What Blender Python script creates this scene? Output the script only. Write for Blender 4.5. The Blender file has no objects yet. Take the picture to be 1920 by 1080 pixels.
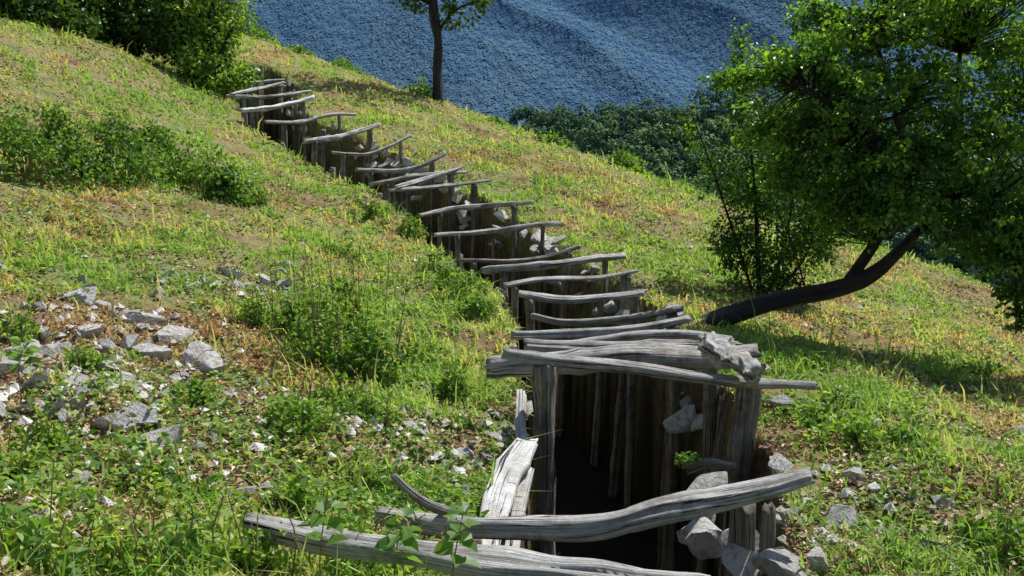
import bpy, math, numpy as np
from mathutils import Vector
R = np.random.RandomState(7)
F_PX = 1867.0; TH = math.radians(10); CZ = 1.7
ct, st = math.cos(TH), math.sin(TH)
scene = bpy.context.scene
COL = scene.collection

def P(u, v, d):
    xc = (u-960)/F_PX*d; yc = -(v-540)/F_PX*d
    return np.array([xc, d*ct+yc*st, -d*st+yc*ct+CZ])

# ------------------------------------------------------------ noise
def _h(ix, iy, s):
    a = np.sin(ix*127.1+iy*311.7+s*74.7)*43758.5453
    return a-np.floor(a)
def vnoise(x, y, s=0):
    x = np.asarray(x, float); y = np.asarray(y, float)
    ix = np.floor(x); iy = np.floor(y); fx = x-ix; fy = y-iy
    fx = fx*fx*(3-2*fx); fy = fy*fy*(3-2*fy)
    a = _h(ix, iy, s); b = _h(ix+1, iy, s); c = _h(ix, iy+1, s); d = _h(ix+1, iy+1, s)
    return (a*(1-fx)+b*fx)*(1-fy)+(c*(1-fx)+d*fx)*fy
def fbm(x, y, s=0, o=4):
    t = 0; a = .5; n = 0
    for i in range(o):
        t = t+a*vnoise(x*2**i+i*7.3, y*2**i-i*3.1, s+i); n += a; a *= .5
    return t/n
def sstep(a, b, x):
    t = np.clip((x-a)/(b-a), 0, 1); return t*t*(3-2*t)

# ------------------------------------------------------------ terrain
cp = [(0,1080,2.6),(400,1080,2.9),(700,1080,3.15),(0,850,3.5),(400,850,3.9),(700,850,4.4),(0,650,5),
(400,620,6),(700,620,6.8),(900,640,6.6),(400,450,9),(700,480,9.5),(0,350,9),(0,100,14),(250,110,17),
(250,300,12),(200,180,14.5),(500,330,13),(640,340,14.3),(520,268,16.5),(470,240,17),(430,197,18),(400,150,20),
(815,465,11.2),(945,615,7),(880,530,8.8),(900,900,4.5),(850,1050,3.6),
(1500,780,5.2),(1600,950,4.2),(1900,1080,3.6),(1900,800,5.5),(1700,700,7),(1380,600,8),(1900,650,11),
(1100,475,9.7),(1210,575,7.5),(1000,415,11.9),(920,368,13),(780,300,15),(670,240,17),(590,190,19),
(1250,480,11),(1500,560,9.5),(1100,330,15.5),(900,260,18.5),(1700,600,9),(0,30,20)]
sil = [(430,60,26),(600,115,25),(820,190,22),(960,240,21),(1150,310,19),(1320,370,17),(1550,450,15.5),(1750,500,14.5),(1920,580,13)]
C = [P(*c) for c in cp+sil]
for (u, v, d) in sil:
    a = P(u, v, d*1.25); a[2] -= 1.1; C.append(a)
    a = P(u, v, d*1.7); a[2] -= 5.5; C.append(a)
for w in [(0,0,-1.5),(-4,0,-.8),(4,0,-2.0),(8,4,-2.6),(-6,4,-.55),(-12,12,1.5),(12,8,-3.6),(-14,25,3.2)]:
    C.append(np.array([w[0], w[1], w[2]+CZ]))
C = np.array(C)
def U(r2): return r2*np.log(r2+1e-9)*.5
n = len(C)
D2 = ((C[:, None, :2]-C[None, :, :2])**2).sum(-1)
A = np.zeros((n+3, n+3)); A[:n, :n] = U(D2)+np.eye(n)*.35
A[:n, n] = 1; A[:n, n+1:] = C[:, :2]; A[n, :n] = 1; A[n+1:, :n] = C[:, :2].T
W = np.linalg.solve(A, np.concatenate([C[:, 2], [0, 0, 0]]))
def H0(x, y):
    x = np.asarray(x, float); y = np.asarray(y, float); sh = x.shape
    xf = np.clip(x.ravel(), -22, 22); yf = np.clip(y.ravel(), -4, 45)
    out = np.full(xf.shape, W[n])+W[n+1]*xf+W[n+2]*yf
    for i in range(n):
        out += W[i]*U((xf-C[i, 0])**2+(yf-C[i, 1])**2)
    out = out.reshape(sh)
    r = y+.8*x
    w = sstep(27, 35, r)
    out = out*(1-w)+(-6-.5*(r-30))*w
    return np.clip(out, -60, 9)
def H(x, y):
    x = np.asarray(x, float); y = np.asarray(y, float)
    return H0(x, y)+(fbm(x*1.6, y*1.6, 3, 3)-.5)*.20+(fbm(x*7, y*7, 9, 2)-.5)*.07
def ray(u, v):
    d = np.arange(1.6, 50, .1)
    pts = np.array([P(u, v, k) for k in d]); z = H(pts[:, 0], pts[:, 1])
    i = np.argmax(pts[:, 2] < z)
    a, b = d[max(i-1, 0)], d[i]
    d2 = np.linspace(a, b, 12); pts = np.array([P(u, v, k) for k in d2]); z = H(pts[:, 0], pts[:, 1]); i = np.argmax(pts[:, 2] < z)
    return pts[i], d2[i]

# ------------------------------------------------------------ beams
beams = [ # pixel polyline, dL, dR, thickness px
 ([(945,662),(1050,678),(1180,690),(1320,708),(1440,718),(1530,724)],4.8,4.85,28),
 ([(990,660),(1080,652),(1200,634),(1300,632),(1375,640)],5.7,5.8,24),
 ([(960,628),(1080,627),(1180,620),(1293,598)],6.1,6.2,18),
 ([(997,592),(1060,606),(1160,598),(1281,578)],6.7,6.8,16),
 ([(973,550),(1060,562),(1140,556),(1208,548)],7.3,7.5,13),
 ([(945,535),(1040,522),(1120,520),(1195,508)],7.9,8.15,14),
 ([(905,507),(1000,500),(1080,490),(1172,480)],8.4,8.8,16),
 ([(862,488),(980,488),(1040,478),(1088,462)],9.1,9.5,12),
 ([(815,441),(930,432),(1000,422),(1057,419)],10.1,10.6,12),
 ([(787,404),(880,388),(1000,379)],11.2,11.8,11),
 ([(730,357),(830,350),(920,338)],12.2,12.9,9),
 ([(693,347),(780,330),(875,322)],12.8,13.5,10),
 ([(668,318),(740,322),(790,311),(835,288)],13.5,14.2,9),
 ([(622,286),(690,289),(735,272),(770,254)],14.3,15,9),
 ([(570,265),(640,256),(712,233)],15.1,15.8,9),
 ([(497,228),(560,229),(620,216),(668,215)],16.1,16.8,9),
 ([(453,207),(520,200),(587,184)],17,17.7,12),
 ([(425,180),(500,182),(583,171)],17.8,18.5,8),
 ([(462,168),(530,160)],18.8,19.3,8),
 ([(470,155),(532,150)],19.8,20.3,8),
 ([(456,131),(487,133)],21,21.3,8)]
def lerp_pts(pl, dL, dR):
    u0, u1 = pl[0][0], pl[-1][0]
    return np.array([P(u, v, dL+(dR-dL)*(u-u0)/(u1-u0)) for u, v in pl])
BP = [lerp_pts(b[0], b[1], b[2]) for b in beams]
path = [np.array([.28, 1.6]), np.array([.36, 3.0]), np.array([.55, 3.9])]
path.append(np.array([.64, 4.75]))
for b in BP[1:]:
    path.append(((b[0]+b[-1])/2)[:2])
path[4] = np.array([.64, 5.6])
path = np.array(path)
def pdist(x, y):
    x = np.asarray(x, float); y = np.asarray(y, float)
    best = np.full(x.shape, 1e9); side = np.zeros(x.shape)
    for a, b in zip(path[:-1], path[1:]):
        d = b-a; L = (d**2).sum()
        t = np.clip(((x-a[0])*d[0]+(y-a[1])*d[1])/L, 0, 1)
        dx = x-a[0]-t*d[0]; dy = y-a[1]-t*d[1]; q = np.hypot(dx, dy)
        s = np.sign(dx*d[1]-dy*d[0])
        m = q < best; best = np.where(m, q, best); side = np.where(m, s, side)
    return best, side

# ------------------------------------------------------------ mesh helpers
def mesh(name, V, faces, mats, origin=None, tint=None, smooth=False, uv=None):
    V = np.asarray(V, float)
    if origin is None: origin = np.array([0, 0, 0.])
    me = bpy.data.meshes.new(name)
    me.vertices.add(len(V)); me.vertices.foreach_set("co", (V-origin).astype(np.float32).ravel())
    tot = []; mi = []; loops = []
    for f, m in faces:
        f = np.asarray(f, int)
        if len(f) == 0: continue
        loops.append(f.ravel()); tot.append(np.full(len(f), f.shape[1])); mi.append(np.full(len(f), m))
    loops = np.concatenate(loops); tot = np.concatenate(tot); mi = np.concatenate(mi)
    me.loops.add(len(loops)); me.loops.foreach_set("vertex_index", loops.astype(np.int32))
    me.polygons.add(len(tot))
    me.polygons.foreach_set("loop_start", (np.cumsum(tot)-tot).astype(np.int32))
    me.polygons.foreach_set("material_index", mi.astype(np.int32))
    me.polygons.foreach_set("use_smooth", np.full(len(tot), smooth))
    if tint is not None:
        a = me.attributes.new("tint", 'FLOAT', 'POINT'); a.data.foreach_set("value", np.asarray(tint, np.float32))
    if uv is not None:
        l = me.uv_layers.new(name="UVMap"); l.data.foreach_set("uv", np.asarray(uv, np.float32)[loops].ravel())
    for m in mats: me.materials.append(m)
    me.update(calc_edges=True)
    o = bpy.data.objects.new(name, me); o.location = origin; COL.objects.link(o)
    return o
def empty(name, loc):
    e = bpy.data.objects.new(name, None); e.location = loc; e.empty_display_size = .2; COL.objects.link(e); return e
def tag(o, label, cat, group=None):
    o["label"] = label; o["category"] = cat
    if group: o["group"] = group
def parent(c, p):
    c.parent = p; c.location = Vector(c.location)-Vector(p.location)

def resample(pts, k):
    pts = np.asarray(pts, float)
    if len(pts) == 2: pts = np.array([pts[0], (pts[0]+pts[1])/2, pts[1]])
    q = np.concatenate([[2*pts[0]-pts[1]], pts, [2*pts[-1]-pts[-2]]])
    m = len(pts)-1; out = []
    for t in np.linspace(0, m, k):
        i = min(int(t), m-1); f = t-i
        p0, p1, p2, p3 = q[i:i+4]
        out.append(.5*((2*p1)+(-p0+p2)*f+(2*p0-5*p1+4*p2-p3)*f*f+(-p0+3*p1-3*p2+p3)*f**3))
    return np.array(out)
def tube(pts, radii, seg=10, k=None, rough=0., rs=None, cap=True, flat=1.0, ridge=0., wob=0., sq=0., lump=0.):
    rs = rs or R
    k = k or max(4, len(pts)*3)
    p = resample(pts, k); rad = np.interp(np.linspace(0, 1, k), np.linspace(0, 1, len(radii)), radii)
    t = np.gradient(p, axis=0); t /= np.linalg.norm(t, axis=1)[:, None]
    L = np.concatenate([[0], np.cumsum(np.linalg.norm(np.diff(p, axis=0), axis=1))])
    ref = np.array([0, 0, 1.]) if abs(t[0][2]) < .8 else np.array([1., 0, 0])
    ang = np.linspace(0, 2*np.pi, seg, endpoint=False)
    ph = rs.rand(8)*6.28; sx = rs.rand()*100
    if wob:
        env = np.sin(np.linspace(0, np.pi, k))**.5
        p = p+np.stack([0*L, (vnoise(L*3+sx, 0*L, 3)-.5)*env, (vnoise(L*3.5+sx, 0*L+9, 3)-.5)*env], 1)*wob
        rad = rad*(1+.24*(vnoise(L*7+sx, 0*L+3, 4)-.5)+.35*np.clip(vnoise(L*9+sx, 0*L+8, 6)-.8, 0, 1)*3)
    shape = 1.
    if sq: shape = (1-sq)+sq*np.minimum(1/np.maximum(np.abs(np.cos(ang)), np.abs(np.sin(ang))), 1.32)
    V = []; UV = []
    for i in range(k):
        a = np.cross(ref, t[i]); a /= np.linalg.norm(a); b = np.cross(t[i], a)
        r = rad[i]*(1+rough*(.5*np.sin(2*ang+ph[0]+L[i]*1.5)+.35*np.sin(3*ang+ph[1]-L[i]*2.2)+.9*(fbm(np.cos(ang)*1.3+sx, np.sin(ang)*1.3+L[i]*5, 5, 2)-.5)))*shape
        if lump: r = r*(1+lump*(fbm(np.cos(ang)*2+sx+L[i]*22, np.sin(ang)*2-L[i]*14, 7, 3)-.5)*2)
        if ridge: r = r*(1-ridge*np.clip(vnoise(ang*seg/6.28*.7+sx, np.full(seg, L[i]*2.2), 8)-.6, 0, 1)*2)
        off = np.zeros((seg, 1))
        if cap and wob and (i == 0 or i == k-1): off = ((_h(np.floor(ang*2.2), 1., sx)-.5)*rad[i]*.9)[:, None]
        V.append(p[i]+np.outer(r*np.cos(ang), a)+np.outer(r*flat*np.sin(ang), b)+off*t[i])
        UV.append(np.stack([ang/6.28+sx, np.full(seg, L[i]+sx)], 1))
    V = np.concatenate(V); UV = np.concatenate(UV)
    i = np.arange(k-1)[:, None]*seg; j = np.arange(seg)[None]
    j2 = (j+1) % seg
    Q = np.stack([i+j, i+j2, i+seg+j2, i+seg+j], -1).reshape(-1, 4)
    T = []
    if cap:
        c0 = len(V); V = np.concatenate([V, [p[0]-t[0]*rad[0]*.12, p[-1]+t[-1]*rad[-1]*.12]])
        UV = np.concatenate([UV, [[sx+.5, sx], [sx+.5, sx+.3]]])
        jj = np.arange(seg); b = (k-1)*seg
        T = np.concatenate([np.stack([(jj+1) % seg, jj, np.full(seg, c0)], 1), np.stack([b+jj, b+(jj+1) % seg, np.full(seg, c0+1)], 1)])
    return V, Q, T, UV
def join(parts):
    V = []; Q = []; T = []; UV = []; o = 0
    for v, q, t, uv in parts:
        V.append(v); Q.append(q+o); UV.append(uv)
        if len(t): T.append(t+o)
        o += len(v)
    return np.concatenate(V), np.concatenate(Q), (np.concatenate(T) if T else np.zeros((0, 3), int)), np.concatenate(UV)

def unit(a): return a/np.maximum(np.linalg.norm(a, axis=-1, keepdims=True), 1e-9)
def leaves(cen, size, axis, rs, wid=.42, up=.6):
    N = len(cen); size = np.broadcast_to(size, (N,))[:, None]
    axis = unit(axis)
    nr = unit(rs.randn(N, 3)*(1-up)+np.array([0, 0, 1.])*up)
    side = unit(np.cross(axis, nr)); nr = np.cross(side, axis)
    lift = nr*size*.14; w = side*size*wid
    droop = nr*size*(-.12)
    v = np.stack([cen, cen+axis*size*.3+w*.85+lift, cen+axis*size*.68+w*.62+lift*.7+droop*.3, cen+axis*size+droop*1.3,
                  cen+axis*size*.68-w*.62+lift*.7+droop*.3, cen+axis*size*.3-w*.85+lift], 1).reshape(-1, 3)
    b = np.arange(N)[:, None]*6
    Q = np.concatenate([b+np.array([[0, 1, 2, 3]]), b+np.array([[0, 3, 4, 5]])])
    return v, Q

# ------------------------------------------------------------ materials
def newmat(name):
    m = bpy.data.materials.new(name); m.use_nodes = True; nt = m.node_tree; nt.nodes.clear()
    out = nt.nodes.new('ShaderNodeOutputMaterial'); return m, nt, out
def ramp(nt, stops, src, interp='LINEAR'):
    r = nt.nodes.new('ShaderNodeValToRGB'); r.color_ramp.interpolation = interp
    e = r.color_ramp.elements
    while len(e) < len(stops): e.new(.5)
    for k, (p, c) in enumerate(stops):
        e[k].position = p; e[k].color = (*c, 1) if len(c) == 3 else c
    if src is not None: nt.links.new(src, r.inputs[0])
    return r
def noise(nt, vec, scale, detail=5, rough=.6, dist=0):
    x = nt.nodes.new('ShaderNodeTexNoise'); x.inputs['Scale'].default_value = scale; x.inputs['Detail'].default_value = detail
    x.inputs['Roughness'].default_value = rough; x.inputs['Distortion'].default_value = dist
    if vec is not None: nt.links.new(vec, x.inputs['Vector'])
    return x
def mapping(nt, src, sc):
    m = nt.nodes.new('ShaderNodeMapping'); m.inputs['Scale'].default_value = sc; nt.links.new(src, m.inputs['Vector']); return m
def mix(nt, a, b, fac, mode='MIX'):
    m = nt.nodes.new('ShaderNodeMix'); m.data_type = 'RGBA'; m.blend_type = mode
    for s, v in ((0, fac), (6, a), (7, b)):
        if hasattr(v, 'links'): nt.links.new(v, m.inputs[s])
        else: m.inputs[s].default_value = v if s == 0 else (*v, 1)
    return m.outputs[2]
def math_n(nt, op, a, b=0.):
    m = nt.nodes.new('ShaderNodeMath'); m.operation = op
    for s, v in ((0, a), (1, b)):
        if hasattr(v, 'links'): nt.links.new(v, m.inputs[s])
        else: m.inputs[s].default_value = v
    return m.outputs[0]
def bump(nt, h, dist, strength=1.):
    b = nt.nodes.new('ShaderNodeBump'); b.inputs['Distance'].default_value = dist; b.inputs['Strength'].default_value = strength
    nt.links.new(h, b.inputs['Height']); return b.outputs[0]

def leafmat(name, stops, trans=.4, rough=.45, spec=.35, tc=(1.7, 1.65, .6)):
    m, nt, out = newmat(name)
    at = nt.nodes.new('ShaderNodeAttribute'); at.attribute_name = 'tint'
    r = ramp(nt, stops, at.outputs['Fac'])
    p = nt.nodes.new('ShaderNodeBsdfPrincipled'); p.inputs['Roughness'].default_value = rough
    p.inputs['Specular IOR Level'].default_value = spec
    nt.links.new(r.outputs[0], p.inputs['Base Color'])
    if trans <= 0:
        nt.links.new(p.outputs[0], out.inputs[0]); return m
    t = nt.nodes.new('ShaderNodeBsdfTranslucent')
    c = mix(nt, r.outputs[0], tc, 1., 'MULTIPLY')
    nt.links.new(c, t.inputs['Color'])
    s = nt.nodes.new('ShaderNodeMixShader'); s.inputs[0].default_value = trans
    nt.links.new(p.outputs[0], s.inputs[1]); nt.links.new(t.outputs[0], s.inputs[2]); nt.links.new(s.outputs[0], out.inputs[0])
    return m
M_grass = leafmat("grass_blades", [(0, (.40, .23, .12)), (.18, (.64, .49, .27)), (.38, (.62, .58, .27)), (.62, (.46, .56, .17)), (1, (.25, .42, .08))], .38, .6, .2, (1.7, 1.7, .8))
M_leaf = leafmat("broad_leaves", [(0, (.05, .115, .03)), (.5, (.16, .30, .06)), (.85, (.31, .46, .09)), (1, (.50, .53, .18))], .42)
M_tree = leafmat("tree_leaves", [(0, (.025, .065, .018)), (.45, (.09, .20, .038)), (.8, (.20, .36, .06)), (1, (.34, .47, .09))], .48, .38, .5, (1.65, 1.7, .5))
M_dark = leafmat("dark_leaves", [(0, (.025, .055, .014)), (.6, (.06, .13, .024)), (1, (.14, .24, .04))], .35)
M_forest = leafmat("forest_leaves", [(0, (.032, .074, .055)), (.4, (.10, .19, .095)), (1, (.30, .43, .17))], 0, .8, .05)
M_mforest = leafmat("hazy_forest_leaves", [(0, (.070, .155, .300)), (.4, (.112, .225, .365)), (1, (.180, .300, .395))], 0, 1, 0)  # aerial haze is painted into these blue leaf colours

def woodmat(name, dark, mid, light, bl=(.50, .45, .40)):
    m, nt, out = newmat(name)
    uv = nt.nodes.new('ShaderNodeUVMap')
    mp = mapping(nt, uv.outputs[0], (70, 4, 1)); n1 = noise(nt, mp.outputs[0], 1., 7, .72, .5)
    mp2 = mapping(nt, uv.outputs[0], (20, 1.3, 1)); n2 = noise(nt, mp2.outputs[0], 1., 5, .6, .9)
    tc = nt.nodes.new('ShaderNodeTexCoord'); n3 = noise(nt, tc.outputs['Object'], 7., 6, .7)
    n4 = noise(nt, tc.outputs['Object'], 60., 4, .7)
    oi = nt.nodes.new('ShaderNodeObjectInfo')
    r1 = ramp(nt, [(.30, dark), (.46, mid), (.62, light)], n1.outputs[0])
    crack = ramp(nt, [(.39, (.0, .0, .0)), (.415, (1, 1, 1))], n2.outputs[0])
    blot = ramp(nt, [(.36, bl), (.53, (1, 1, 1)), (.7, (1.15, 1.15, 1.15))], n3.outputs[0])
    c = mix(nt, r1.outputs[0], blot.outputs[0], 1., 'MULTIPLY')
    c = mix(nt, (.03, .025, .02), c, crack.outputs[0])
    rv = ramp(nt, [(0, (.74, .71, .67)), (1, (1.10, 1.10, 1.10))], oi.outputs['Random'])
    c = mix(nt, c, rv.outputs[0], 1., 'MULTIPLY')
    p = nt.nodes.new('ShaderNodeBsdfPrincipled'); p.inputs['Roughness'].default_value = .6; p.inputs['Specular IOR Level'].default_value = .45
    nt.links.new(c, p.inputs['Base Color'])
    hh = math_n(nt, 'ADD', n1.outputs[0], math_n(nt, 'MULTIPLY', crack.outputs[0], .9))
    hh = math_n(nt, 'ADD', hh, math_n(nt, 'MULTIPLY', n4.outputs[0], .4))
    nt.links.new(bump(nt, hh, .012, 1.), p.inputs['Normal'])
    nt.links.new(p.outputs[0], out.inputs[0]); return m
M_wood = woodmat("weathered_grey_wood", (.17, .16, .148), (.54, .525, .50), (.88, .87, .85))
M_post = woodmat("weathered_brown_wood", (.11, .09, .07), (.30, .27, .23), (.56, .53, .48))
M_pale = woodmat("bleached_wood", (.60, .59, .57), (.88, .87, .85), (.96, .95, .94), (.70, .67, .63))
M_bark = woodmat("dark_bark", (.012, .010, .008), (.032, .026, .021), (.07, .056, .046))

def stone():
    m, nt, out = newmat("limestone")
    tc = nt.nodes.new('ShaderNodeTexCoord'); o = tc.outputs['Object']
    n1 = noise(nt, o, 5, 8, .65); n2 = noise(nt, o, 1.6, 3); n3 = noise(nt, o, 26, 4)
    oi = nt.nodes.new('ShaderNodeObjectInfo')
    r = ramp(nt, [(.32, (.44, .425, .40)), (.43, (.78, .77, .745)), (.58, (.95, .94, .92))], n1.outputs[0])
    l = ramp(nt, [(.34, (.72, .65, .55)), (.48, (1, 1, 1))], n2.outputs[0])
    c = mix(nt, r.outputs[0], l.outputs[0], 1., 'MULTIPLY')
    rv = ramp(nt, [(0, (.80, .78, .75)), (1, (1.04, 1.04, 1.04))], oi.outputs['Random'])
    c = mix(nt, c, rv.outputs[0], 1., 'MULTIPLY')
    p = nt.nodes.new('ShaderNodeBsdfPrincipled'); p.inputs['Roughness'].default_value = .9; p.inputs['Specular IOR Level'].default_value = .15
    nt.links.new(c, p.inputs['Base Color'])
    hh = math_n(nt, 'ADD', n1.outputs[0], math_n(nt, 'MULTIPLY', n3.outputs[0], .25))
    nt.links.new(bump(nt, hh, .04), p.inputs['Normal']); nt.links.new(p.outputs[0], out.inputs[0]); return m
M_stone = stone()

def groundmat():
    m, nt, out = newmat("dry_turf_and_soil")
    tc = nt.nodes.new('ShaderNodeTexCoord'); o = tc.outputs['Object']
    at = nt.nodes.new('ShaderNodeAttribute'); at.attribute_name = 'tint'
    n1 = noise(nt, o, 1.3, 6, .7); n2 = noise(nt, o, 16, 8, .75); n3 = noise(nt, o, 60, 4, .7)
    c1 = ramp(nt, [(.36, (.28, .18, .105)), (.46, (.42, .32, .17)), (.54, (.36, .37, .15)), (.66, (.24, .34, .10))], n1.outputs[0])
    c2 = ramp(nt, [(.3, (.25, .21, .18)), (.5, (1, 1, 1)), (.7, (1.4, 1.35, 1.25))], n2.outputs[0])
    c = mix(nt, c1.outputs[0], c2.outputs[0], 1., 'MULTIPLY')
    c = mix(nt, c, (.060, .050, .040), at.outputs['Fac'])  # trench interior darkened: its shade is painted into the ground colour
    p = nt.nodes.new('ShaderNodeBsdfPrincipled'); p.inputs['Roughness'].default_value = .95; p.inputs['Specular IOR Level'].default_value = .05
    nt.links.new(c, p.inputs['Base Color'])
    hh = math_n(nt, 'ADD', n2.outputs[0], math_n(nt, 'MULTIPLY', n3.outputs[0], .5))
    nt.links.new(bump(nt, hh, .05), p.inputs['Normal']); nt.links.new(p.outputs[0], out.inputs[0]); return m
M_ground = groundmat()
def plainforest(name, dark, light, sc):
    m, nt, out = newmat(name)
    tc = nt.nodes.new('ShaderNodeTexCoord'); n2 = noise(nt, tc.outputs['Object'], sc, 9, .8)
    r = ramp(nt, [(.40, dark), (.60, light)], n2.outputs[0])
    p = nt.nodes.new('ShaderNodeBsdfPrincipled'); p.inputs['Roughness'].default_value = 1; p.inputs['Specular IOR Level'].default_value = 0
    nt.links.new(r.outputs[0], p.inputs['Base Color']); nt.links.new(p.outputs[0], out.inputs[0]); return m
M_mount = plainforest("hazy_mountain_slope", (.08, .17, .31), (.115, .225, .36), .08)  # bluish base colour carries the distance haze
M_hillf = plainforest("forest_floor", (.015, .03, .02), (.03, .05, .03), .2)

# ------------------------------------------------------------ ground
def ax(*seg):
    a = []
    for s, e, st_ in seg: a.append(np.arange(s, e-1e-6, st_))
    a.append([seg[-1][1]]); return np.concatenate(a)
def grid(xs, ys, zf):
    X, Y = np.meshgrid(xs, ys); Z = zf(X, Y)
    V = np.stack([X, Y, Z], -1).reshape(-1, 3); w = len(xs)
    i = np.arange(len(ys)-1)[:, None]*w; j = np.arange(w-1)[None]
    return V, np.stack([i+j, i+j+1, i+w+j+1, i+w+j], -1).reshape(-1, 4)
HW = .53; DEEP = 1.75
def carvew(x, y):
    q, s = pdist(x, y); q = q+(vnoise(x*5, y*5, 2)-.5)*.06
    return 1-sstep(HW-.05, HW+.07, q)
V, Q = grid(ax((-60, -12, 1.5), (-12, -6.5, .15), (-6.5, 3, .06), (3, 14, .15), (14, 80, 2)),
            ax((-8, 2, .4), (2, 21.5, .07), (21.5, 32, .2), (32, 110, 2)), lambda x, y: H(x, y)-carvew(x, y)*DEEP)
g = mesh("ground", V, [(Q, 0)], [M_ground], smooth=True, tint=np.clip(carvew(V[:, 0], V[:, 1])*3-.3, 0, 1)); g["kind"] = "structure"  # tint masks the trench floor and walls for the painted shade
V, Q = grid(np.linspace(-6000, 6000, 61), np.linspace(-3000, 9000, 61), lambda x, y: -75+0*x)
g = mesh("valley_floor", V, [(Q, 0)], [M_hillf], smooth=True); g["kind"] = "structure"
def rids(x, y):
    rx = x+.8*(y-900)+110*(fbm(x/180, y/180, 77, 3)-.5)
    rid = 1-np.abs(2*fbm(rx/480, y/2200, 11, 2)-1)*2
    rid1 = 1-np.abs(2*fbm(rx/170+3, y/900, 13, 2)-1)*2
    return rx, rid, rid1
def mz(x, y):
    s = (y-900)/1500.
    base = -90+np.clip(s, 0, 3)**1.05*860
    w = sstep(0, .25, s)
    rx, rid, rid1 = rids(x, y)
    rid2 = fbm(rx/70+5, y/200, 17, 3)-.5
    return base+w*(rid*62+rid1*22+rid2*9)
V, Q = grid(np.linspace(-1400, 1650, 320), np.linspace(850, 2600, 200), mz)
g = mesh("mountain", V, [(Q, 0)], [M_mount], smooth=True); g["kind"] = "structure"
rs = np.random.RandomState(33)
N = 420000
gy = rs.uniform(975, 1600, N); gx = rs.uniform(-.42, .54, N)*gy+rs.uniform(-60, 60, N)
e_ = 8.
nz = unit(np.stack([-(mz(gx+e_, gy)-mz(gx-e_, gy))/(2*e_), -(mz(gx, gy+e_)-mz(gx, gy-e_))/(2*e_), np.ones(N)], 1))
_, r0_, r1_ = rids(gx, gy)
cs_ = 8.0; best = np.full(N, 1e9); ident = np.zeros(N)
ci, cj = np.floor(gx/cs_), np.floor(gy/(cs_*1.3))
for di in (-1, 0, 1):
    for dj in (-1, 0, 1):
        px = (ci+di+_h(ci+di, cj+dj, 1))*cs_; py = (cj+dj+_h(ci+di, cj+dj, 2))*cs_*1.3
        dd_ = np.hypot(gx-px, (gy-py)/1.3)/cs_; m_ = dd_ < best; best = np.where(m_, dd_, best); ident = np.where(m_, _h(ci+di, cj+dj, 3), ident)
c3 = np.stack([gx, gy, mz(gx, gy)], 1)+nz*(rs.uniform(.3, .9, N)+1.8*np.clip(.75-best, 0, 1))[:, None]
tt = .42+.30*(ident-.5)-.50*(best-.42)+(fbm(gx/50, gy/50, 5, 4)-.5)*.7+.18*(r0_-.3)+.18*(r1_-.3)+rs.normal(0, .06, N)  # ravines and gaps between crowns darker: shade painted into the tint
nrm = unit(nz+rs.randn(N, 3)*.14); a = unit(np.cross(nrm, rs.randn(N, 3))); b = np.cross(nrm, a); sz = rs.uniform(.9, 1.7, (N, 1))
V = np.stack([c3-a*sz, c3-b*sz, c3+a*sz, c3+b*sz], 1).reshape(-1, 3)
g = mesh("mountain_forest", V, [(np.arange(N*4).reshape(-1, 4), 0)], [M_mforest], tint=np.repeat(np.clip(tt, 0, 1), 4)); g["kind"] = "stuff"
tag(g, "hazy blue green forest covering a distant mountain slope", "forest")

def hz(x, y):
    crest = np.interp(x, [-60, -20, 0, 12, 50, 85, 120, 200, 300], [-30, -16, -11, -8, -4, -3, -5, -12, -30])
    z = crest-.17*np.clip(400-y, 0, 400)-.4*np.clip(y-400, 0, 300)+(fbm(x/28, y/28, 21, 3)-.5)*14
    return z+CZ
V, Q = grid(np.linspace(-80, 320, 100), np.linspace(180, 520, 80), lambda x, y: np.maximum(hz(x, y), -78))
g = mesh("forested_hill", V, [(Q, 0)], [M_hillf], smooth=True); g["kind"] = "structure"
rs = np.random.RandomState(3)
gx, gy = np.meshgrid(np.arange(-45, 160, 5.0), np.arange(215, 414, 5.2)); gx = gx.ravel()+rs.uniform(-2.7, 2.7, gx.size); gy = gy.ravel()+rs.uniform(-2.7, 2.7, gy.size)
gz = hz(gx, gy); nt_ = len(gx); K = 170
dd = unit(rs.randn(nt_, K, 3)); dd[..., 2] = np.where(dd[..., 2] < -.3, -dd[..., 2], dd[..., 2])
u_ = rs.rand(nt_, 1, 1)**1.6
rad = 1.4+2.2*u_; hgt = 4.5+7.5*u_*rs.uniform(.7, 1.2, (nt_, 1, 1))
lob = 1+.25*np.sin(dd[..., :1]*6+gx[:, None, None])*np.cos(dd[..., 1:2]*5+gy[:, None, None])
c3 = dd*lob*np.concatenate([rad, rad, hgt*.38], 2)*rs.uniform(.86, 1.04, (nt_, K, 1))+np.stack([gx, gy, gz+hgt[:, 0, 0]*.62], 1)[:, None]
tt = (rs.rand(nt_)*.5)[:, None]+dd[..., 2]*.5-.08  # lit crown tops and dark undersides painted into the tint
c3 = c3.reshape(-1, 3); dn = dd.reshape(-1, 3); N = len(c3)
nrm = unit(dn+rs.randn(N, 3)*.26); a = unit(np.cross(nrm, rs.randn(N, 3))); b = np.cross(nrm, a)
sz = rs.uniform(.26, .52, (N, 1))
V = np.stack([c3-a*sz, c3-b*sz*.8, c3+a*sz, c3+b*sz*.8], 1).reshape(-1, 3)
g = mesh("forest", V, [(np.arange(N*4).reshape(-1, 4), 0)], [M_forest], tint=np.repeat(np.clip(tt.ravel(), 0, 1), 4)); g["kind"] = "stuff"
tag(g, "dense dark green wood covering a distant rounded hill", "forest")

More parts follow.
